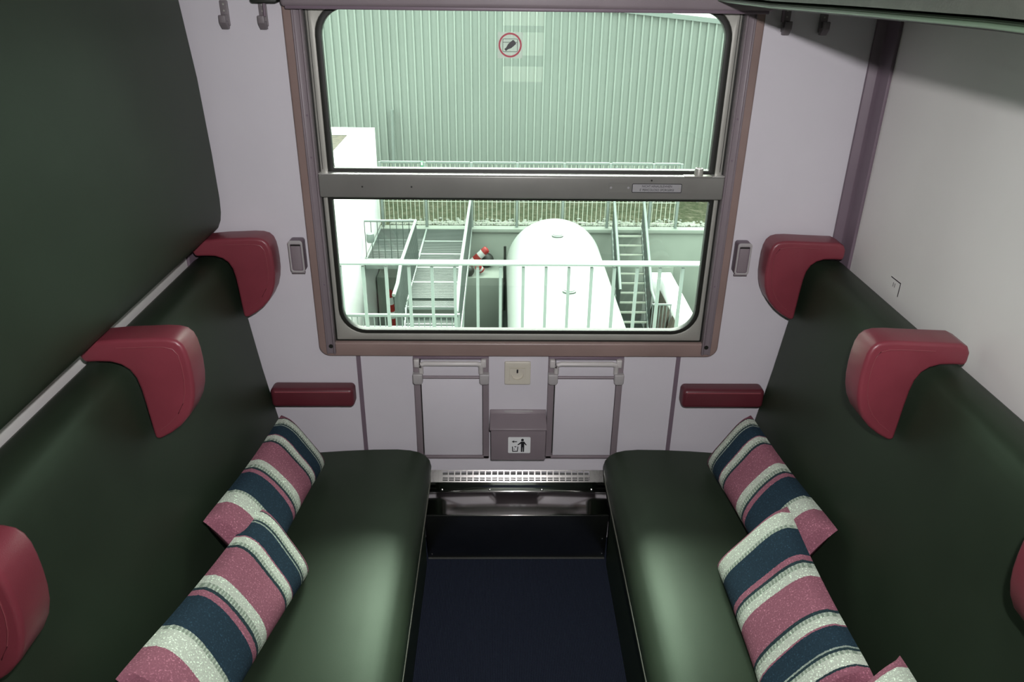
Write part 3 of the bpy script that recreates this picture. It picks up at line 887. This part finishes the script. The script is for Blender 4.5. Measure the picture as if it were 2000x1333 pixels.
# white enclosure on the left
we = thing('concrete_enclosure', (-2.2, 8, PZ), 'white rendered wall enclosure at the left of the pit', 'wall')
bm = BM()
box(bm, -2.40, -2.075, 3.6, 10.0, PZ, -0.41)
box(bm, -7.0, -2.40, 9.98, 10.30, PZ, -0.41)
box(bm, -2.40, -2.075, 10.0, 10.30, PZ, -0.41)
finish('walls', bm, 'concrete_w', we, bevel=0.004)
finish('soil_bed', mk(box, -6.9, -2.40, 3.6, 9.98, -1.2, -0.47), 'soil', we, smooth=False)

# mesh fence
fe = thing('mesh_fence', (0.4, 10.08, GZ), 'galvanised mesh fence along the top of the retaining wall', 'fence')
posts = [-2.00, -1.275, -0.52, 0.225, 0.985, 1.735, 2.435, 2.89]
yf = 10.07
for x in posts:
    finish('post', mk(box, x-0.022, x+0.022, yf-0.022, yf+0.022, GZ+0.01, -0.90), 'galv_w', fe, bevel=0.003)
for a, b in zip(posts, posts[1:]):
    bm = BM()
    n = max(3, round((b-a-0.06)/0.075))
    for k in range(n+1):
        x = a+0.04+(b-a-0.08)*k/n
        tube(bm, [(x, yf, GZ+0.05), (x, yf, -0.93)], 0.0062, 6)
    for z in (GZ+0.10, GZ+0.45, GZ+0.80):
        tube(bm, [(a, yf-0.008, z), (b, yf-0.008, z)], 0.0045, 6)
    finish('mesh_panel', bm, 'fence_w', fe)
    finish('top_rail', mk(box, a+0.025, b-0.025, yf-0.018, yf+0.018, -0.925, -0.890), 'galv_w', fe, bevel=0.003)
tg = finish('fence_tag', mk(box, -1.335, -1.295, yf-0.034, yf-0.024, -1.005, -0.885), 'tagg', bevel=0.004)
tag(tg, 'small green tag hanging on the mesh fence top rail', 'tag')
finish('white_face', mk(box, -1.330, -1.300, yf-0.037, yf-0.0335, -0.95, -0.895), 'white_p', tg, smooth=False)

# storage tank
tk = thing('storage_tank', (0.785, 7.0, PZ), 'large white horizontal tank lying in the pit', 'tank')
R_, cz, cx = 0.755, -2.345, 0.805
ye, yb = 9.62, 3.4
pr = []
for k in range(0, 13):
    a = PI/2*k/12
    pr.append((0.34-0.34*math.sin(a)*1.0, R_*math.sin(a)**0.9 if False else R_*math.sin(a)))
pr = [(0.36*(1-math.cos(PI/2*k/14)), R_*math.sin(PI/2*k/14)) for k in range(15)]
L = ye-yb
pr = pr+[(L-h, r) for h, r in pr[::-1]]
finish('shell', mk(lathe, pr, (cx, yb, cz), (0, 1, 0), 64), 'tank', tk)
for y in (8.42, 6.30):
    m_ = finish('manhole_flange', mk(lathe, [(0, 0.085), (0.03, 0.085), (0.032, 0.07), (0.045, 0.07), (0.05, 0.05)], (cx-0.02, y, cz+R_-0.008), (0, 0, 1), 28), 'tank', tk)
    finish('flange_gap', mk(lathe, [(0, 0.0865), (0.007, 0.0865)], (cx-0.02, y, cz+R_+0.004), (0, 0, 1), 28), 'rubber', m_)
for y in (4.6, 8.6):
    finish('saddle', mk(prism, [(cx-0.6, PZ), (cx+0.6, PZ), (cx+0.55, cz-0.35)]+[(cx+R_*1.0*math.cos(a), cz+R_*1.0*math.sin(a)) for a in [math.radians(d) for d in (-32, -50, -70, -90, -110, -130, -148)]]+[(cx-0.55, cz-0.35)], 'y', y-0.1, y+0.1), 'concrete', tk, smooth=False)
tag(finish('standpipe', mk(tube, [(0.03, 9.75, -3.36), (0.03, 9.75, -2.21)], 0.022, 10), 'dark'), 'thin black standpipe between the ledge and the white tank', 'pipe')

# walkway
wk = thing('steel_walkway', (-1.3, 8.3, PZ), 'steel grating walkway with handrails leading from the fence', 'walkway')
def grating(x0, x1, y0, y1, z):
    bm = BM()
    y = y0
    while y < y1:
        box(bm, x0, x1, y, y+0.012, z-0.03, z)
        y += 0.030
    n = 14
    for k in range(n+1):
        x = x0+(x1-x0)*k/n
        box(bm, x-0.0025, x+0.0025, y0, y1, z-0.030, z-0.010)
    return bm
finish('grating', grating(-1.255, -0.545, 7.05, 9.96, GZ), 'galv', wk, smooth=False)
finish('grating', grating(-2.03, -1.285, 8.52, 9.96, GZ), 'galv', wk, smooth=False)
for (x, y0, y1) in ((-1.27, 6.95, 9.97), (-0.53, 6.0, 9.97), (-2.04, 8.5, 9.97)):
    finish('stringer', mk(box, x-0.013, x+0.013, y0, y1, GZ-0.12, GZ+0.02), 'galv_w', wk, bevel=0.002)
for y in (9.35, 8.75, 8.17, 7.60):
    finish('panel_joint', mk(box, -1.255, -0.545, y, y+0.035, GZ-0.02, GZ+0.002), 'galv_w', wk, smooth=False)
for y in (9.4, 8.9):
    finish('panel_joint', mk(box, -2.03, -1.285, y, y+0.03, GZ-0.02, GZ+0.002), 'galv', wk, smooth=False)
finish('end_beam', mk(box, -2.05, -1.27, 8.45, 8.52, GZ-0.13, GZ+0.012), 'galv_w', wk, bevel=0.002)
for k, (y, z) in enumerate(((6.83, GZ-0.03), (6.60, GZ-0.17), (6.38, GZ-0.31), (6.16, GZ-0.45), (5.94, GZ-0.59))):
    g = finish('tread', grating(-1.25, -0.545, y, y+0.20, z), 'galv', wk, smooth=False)
    finish('nosing', mk(box, -1.25, -0.545, y-0.016, y, z-0.035, z+0.004), 'galv_w', g, smooth=False)
finish('stair_stringer', mk(bar, (-0.53, 6.9, GZ-0.06), (-0.53, 4.6, GZ-1.48), 0.026, 0.18), 'galv_w', wk, smooth=False)
finish('stair_stringer', mk(bar, (-1.27, 6.95, GZ-0.06), (-1.27, 4.6, GZ-1.48), 0.026, 0.18), 'galv_w', wk, smooth=False)
def handrail(path, base, n, r=0.022):
    """rail following path, vertical infill bars down to the base heights"""
    h = finish('handrail', mk(tube, path, r, 10), 'galv_w', wk)
    bm = BM()
    tot = len(path)-1
    for s in range(tot):
        a, b = Vector(path[s]), Vector(path[s+1])
        ba, bb = Vector(base[s]), Vector(base[s+1])
        m = max(1, int((b-a).length/0.075))
        for k in range(m):
            t = k/m
            bar(bm, a.lerp(b, t), ba.lerp(bb, t), 0.010, 0.028, (0, 1, 0))
    finish('infill_bars', bm, 'galv', h, smooth=False)
handrail([(-0.53, 9.98, -1.42), (-0.545, 6.6, -1.40), (-0.53, 5.35, -1.45)], [(-0.53, 9.98, GZ), (-0.53, 6.6, GZ), (-0.53, 5.35, GZ-0.9)], 40)
handrail([(-1.29, 8.55, -1.41), (-1.295, 6.75, -1.40), (-1.25, 6.05, -1.39), (-1.26, 5.75, -1.42)], [(-1.27, 8.55, GZ), (-1.27, 6.75, GZ), (-1.27, 6.05, GZ-0.5), (-1.27, 5.75, GZ-0.7)], 30)
cr = finish('handrail', mk(tube, [(-2.04, 8.55, -1.42), (-1.29, 8.55, -1.41)], 0.018, 10), 'galv_w', wk)
bm = BM()
for k in range(9):
    x = -2.04+0.093*k
    tube(bm, [(x, 8.55, -1.42), (x, 8.55, GZ)], 0.006, 6)
finish('infill_bars', bm, 'galv', cr)
tag(finish('wall_lamp', mk(lathe, [(0, 0.05), (0.03, 0.06), (0.10, 0.06), (0.13, 0.055), (0.135, 0.02)], (-1.95, 8.45, -1.71), (0, 0, 1), 20), 'galv_w'), 'small pale cylinder fixed beside the white wall above the grating', 'lamp')
for x in (-1.97, -1.27):
    for y in (9.8,):
        finish('support_leg', mk(box, x-0.03, x+0.03, y-0.03, y+0.03, PZ, GZ-0.12), 'galv', wk, smooth=False)

# low railing across the stair foot
lr = thing('low_railing', (-1.2, 5.0, PZ), 'low white railing across the foot of the walkway stair', 'railing')
finish('top_rail', mk(box, -1.88, -0.49, 4.985, 5.015, -1.345, -1.315), 'galv_w', lr, bevel=0.003)
finish('bottom_rail', mk(box, -1.88, -0.49, 4.99, 5.01, -1.47, -1.455), 'galv_w', lr, bevel=0.003)
for k in range(23):
    x = -1.83+0.058*k
    finish('baluster', mk(box, x-0.005, x+0.005, 4.995, 5.005, -1.455, -1.345), 'galv_w', lr, smooth=False)
for x in (-1.88, -0.49):
    finish('post', mk(box, x-0.015, x+0.015, 4.985, 5.015, PZ, -1.31), 'galv_w', lr, smooth=False)

# steep stair on the right
ss = thing('steel_stair', (2.07, 9.2, PZ), 'steep open steel stair descending beside the white tank', 'stair')
def sp(t): return Vector((0, 9.95-1.22*t, GZ-0.02-1.26*t))
for x in (1.815, 2.315):
    finish('stringer', mk(bar, Vector((x, 0, 0))+sp(-0.02), Vector((x, 0, 0))+sp(1.15), 0.026, 0.10, (0, 0, 1)), 'galv_w', ss, smooth=False)
for k in range(12):
    t = 0.03+k/10.4
    p = sp(t)
    g = BM()
    for j in range(2):
        box(g, 1.83, 2.30, p.y-0.02+j*0.028, p.y-0.008+j*0.028, p.z-0.022, p.z)
    tr = finish('tread', g, 'galv', ss, smooth=False)
    finish('nosing', mk(box, 1.83, 2.30, p.y-0.034, p.y-0.020, p.z-0.026, p.z+0.002), 'fence_w', tr, smooth=False)
for x in (1.825, 2.315):
    e = 0.86 if x < 2 else 1.05
    pth = [Vector((x, 10.02, -0.95)), Vector((x, 10.0, -1.50)), Vector((x, 9.12, -2.24)), Vector((x, 8.76, -2.57))]
    if x > 2: pth.append(Vector((x+0.05, 8.5, -2.74)))
    h = finish('handrail', mk(tube, pth, 0.024, 10), 'galv_w', ss)
    bm = BM()
    for t in [i/16 for i in range(17)]:
        p = pth[1].lerp(pth[3], t)
        b_ = Vector((x, p.y, GZ-0.02-1.26*(9.95-p.y)/1.22))
        bar(bm, p, b_, 0.008, 0.05, (0, 1, 0))
    finish('infill_bars', bm, 'galv', h, smooth=False)
# right low wall, soil, small railing, hoop
tag(finish('low_wall', mk(prism, [(2.36, 9.60), (2.79, 9.60), (2.77, 6.6), (2.55, 6.6), (2.58, 9.31), (2.36, 9.31)], 'z', PZ, -2.60), 'concrete_w', bevel=0.004), 'low white topped concrete wall to the right of the steel stair', 'wall')
tag(finish('soil_bank', mk(prism, [(2.36, PZ), (2.36, -3.35), (2.545, -2.75), (2.545, PZ)], 'y', 8.32, 9.25), 'soil', smooth=False), 'brown soil banked against the low white wall, behind the short guard rail', 'soil')
tag(finish('soil_bank', mk(prism, [(2.36, PZ), (2.36, -3.35), (2.545, -2.75), (2.545, PZ)], 'y', 6.8, 8.2), 'soil', smooth=False), 'brown soil banked against the low white wall, in front of the short guard rail', 'soil')
sr = thing('guard_rail', (2.4, 8.26, PZ), 'short guard rail beside the foot of the steel stair', 'railing')
finish('top_rail', mk(box, 2.24, 2.53, 8.25, 8.275, -2.615, -2.59), 'galv_w', sr, smooth=False)
for k in range(6):
    x = 2.25+0.054*k
    finish('baluster', mk(box, x-0.006, x+0.006, 8.255, 8.27, PZ, -2.615), 'galv_w', sr, smooth=False)
tag(finish('grab_hoop', mk(tube, [(2.19, 7.75, -3.45)]+[(2.235-0.045*math.cos(a), 7.75-0.1*k/8, -2.93+0.08*math.sin(a)) for k, a in enumerate([PI*i/8 for i in range(9)])]+[(2.34, 7.6, -3.45)], 0.014, 8), 'galv_w'), 'curved pale grab hoop below the short guard rail', 'hoop')

# warning posts and buoys on the ledge
def striped_post(a, b, r, bands, label):
    a, b = Vector(a), Vector(b)
    t = thing('warning_post', a, label, 'post', 'red and white striped posts in the pit')
    n = len(bands)
    for k, c in enumerate(bands):
        p, q_ = a.lerp(b, k/n), a.lerp(b, (k+1)/n)
        L_ = (q_-p).length
        prof = [(0, r), (L_, r)] if k < n-1 else [(0, r), (L_*0.75, r), (L_*0.92, r*0.8), (L_, r*0.3)]
        finish('red_band' if c == 'r' else 'white_band', mk(lathe, prof, p, q_-p, 20), 'red_p' if c == 'r' else 'white_p', t)
striped_post((-0.60, 9.66, -2.545), (-0.258, 9.70, -2.235), 0.062, 'rwrwr', 'red and white striped post leaning up beside the walkway')
striped_post((-0.415, 9.46, -2.46), (-0.345, 9.50, -2.55), 0.055, 'rwr', 'shorter red and white post lying below the leaning striped post')
striped_post((-1.80, 9.22, -3.40), (-1.845, 9.22, -2.78), 0.05, 'rwrwr', 'red and white striped post standing under the grating walkway')
for (x, y, z, r, l) in ((-0.555, 9.43, -2.524, 0.085, 'black rubber ball beside the lower striped post'), (-0.275, 9.845, -2.488, 0.121, 'dark rubber ball behind the leaning striped post')):
    bm = BM()
    lathe(bm, [(r*(1-math.cos(PI*k/14)), r*math.sin(PI*k/14)) for k in range(15)], (x, y, z-r), (0, 0, 1), 24)
    tag(finish('rubber_ball', bm, 'rubber'), l, 'ball', 'black rubber balls on the ledge')

# near railing beside the train
nr = thing('trackside_railing', (0.1, 3.0, -1.12), 'pale steel railing close to the train outside the window', 'railing')
finish('top_rail', mk(box, -2.6, 3.0, 2.955, 3.045, -0.012, 0.004), 'galv_w', nr, bevel=0.004)
finish('bottom_rail', mk(box, -2.6, 3.0, 2.985, 3.015, -1.02, -0.99), 'galv_w', nr, bevel=0.003)
for k in range(-17, 17):
    x = 0.279+0.168*k
    finish('baluster', mk(box, x-0.011, x+0.011, 2.985, 3.015, -0.99, -0.034), 'galv_w', nr, bevel=0.002)
for x in (-2.6, 3.0):
    finish('post', mk(box, x-0.025, x+0.025, 2.975, 3.025, -1.12, 0.0), 'galv_w', nr, bevel=0.003)
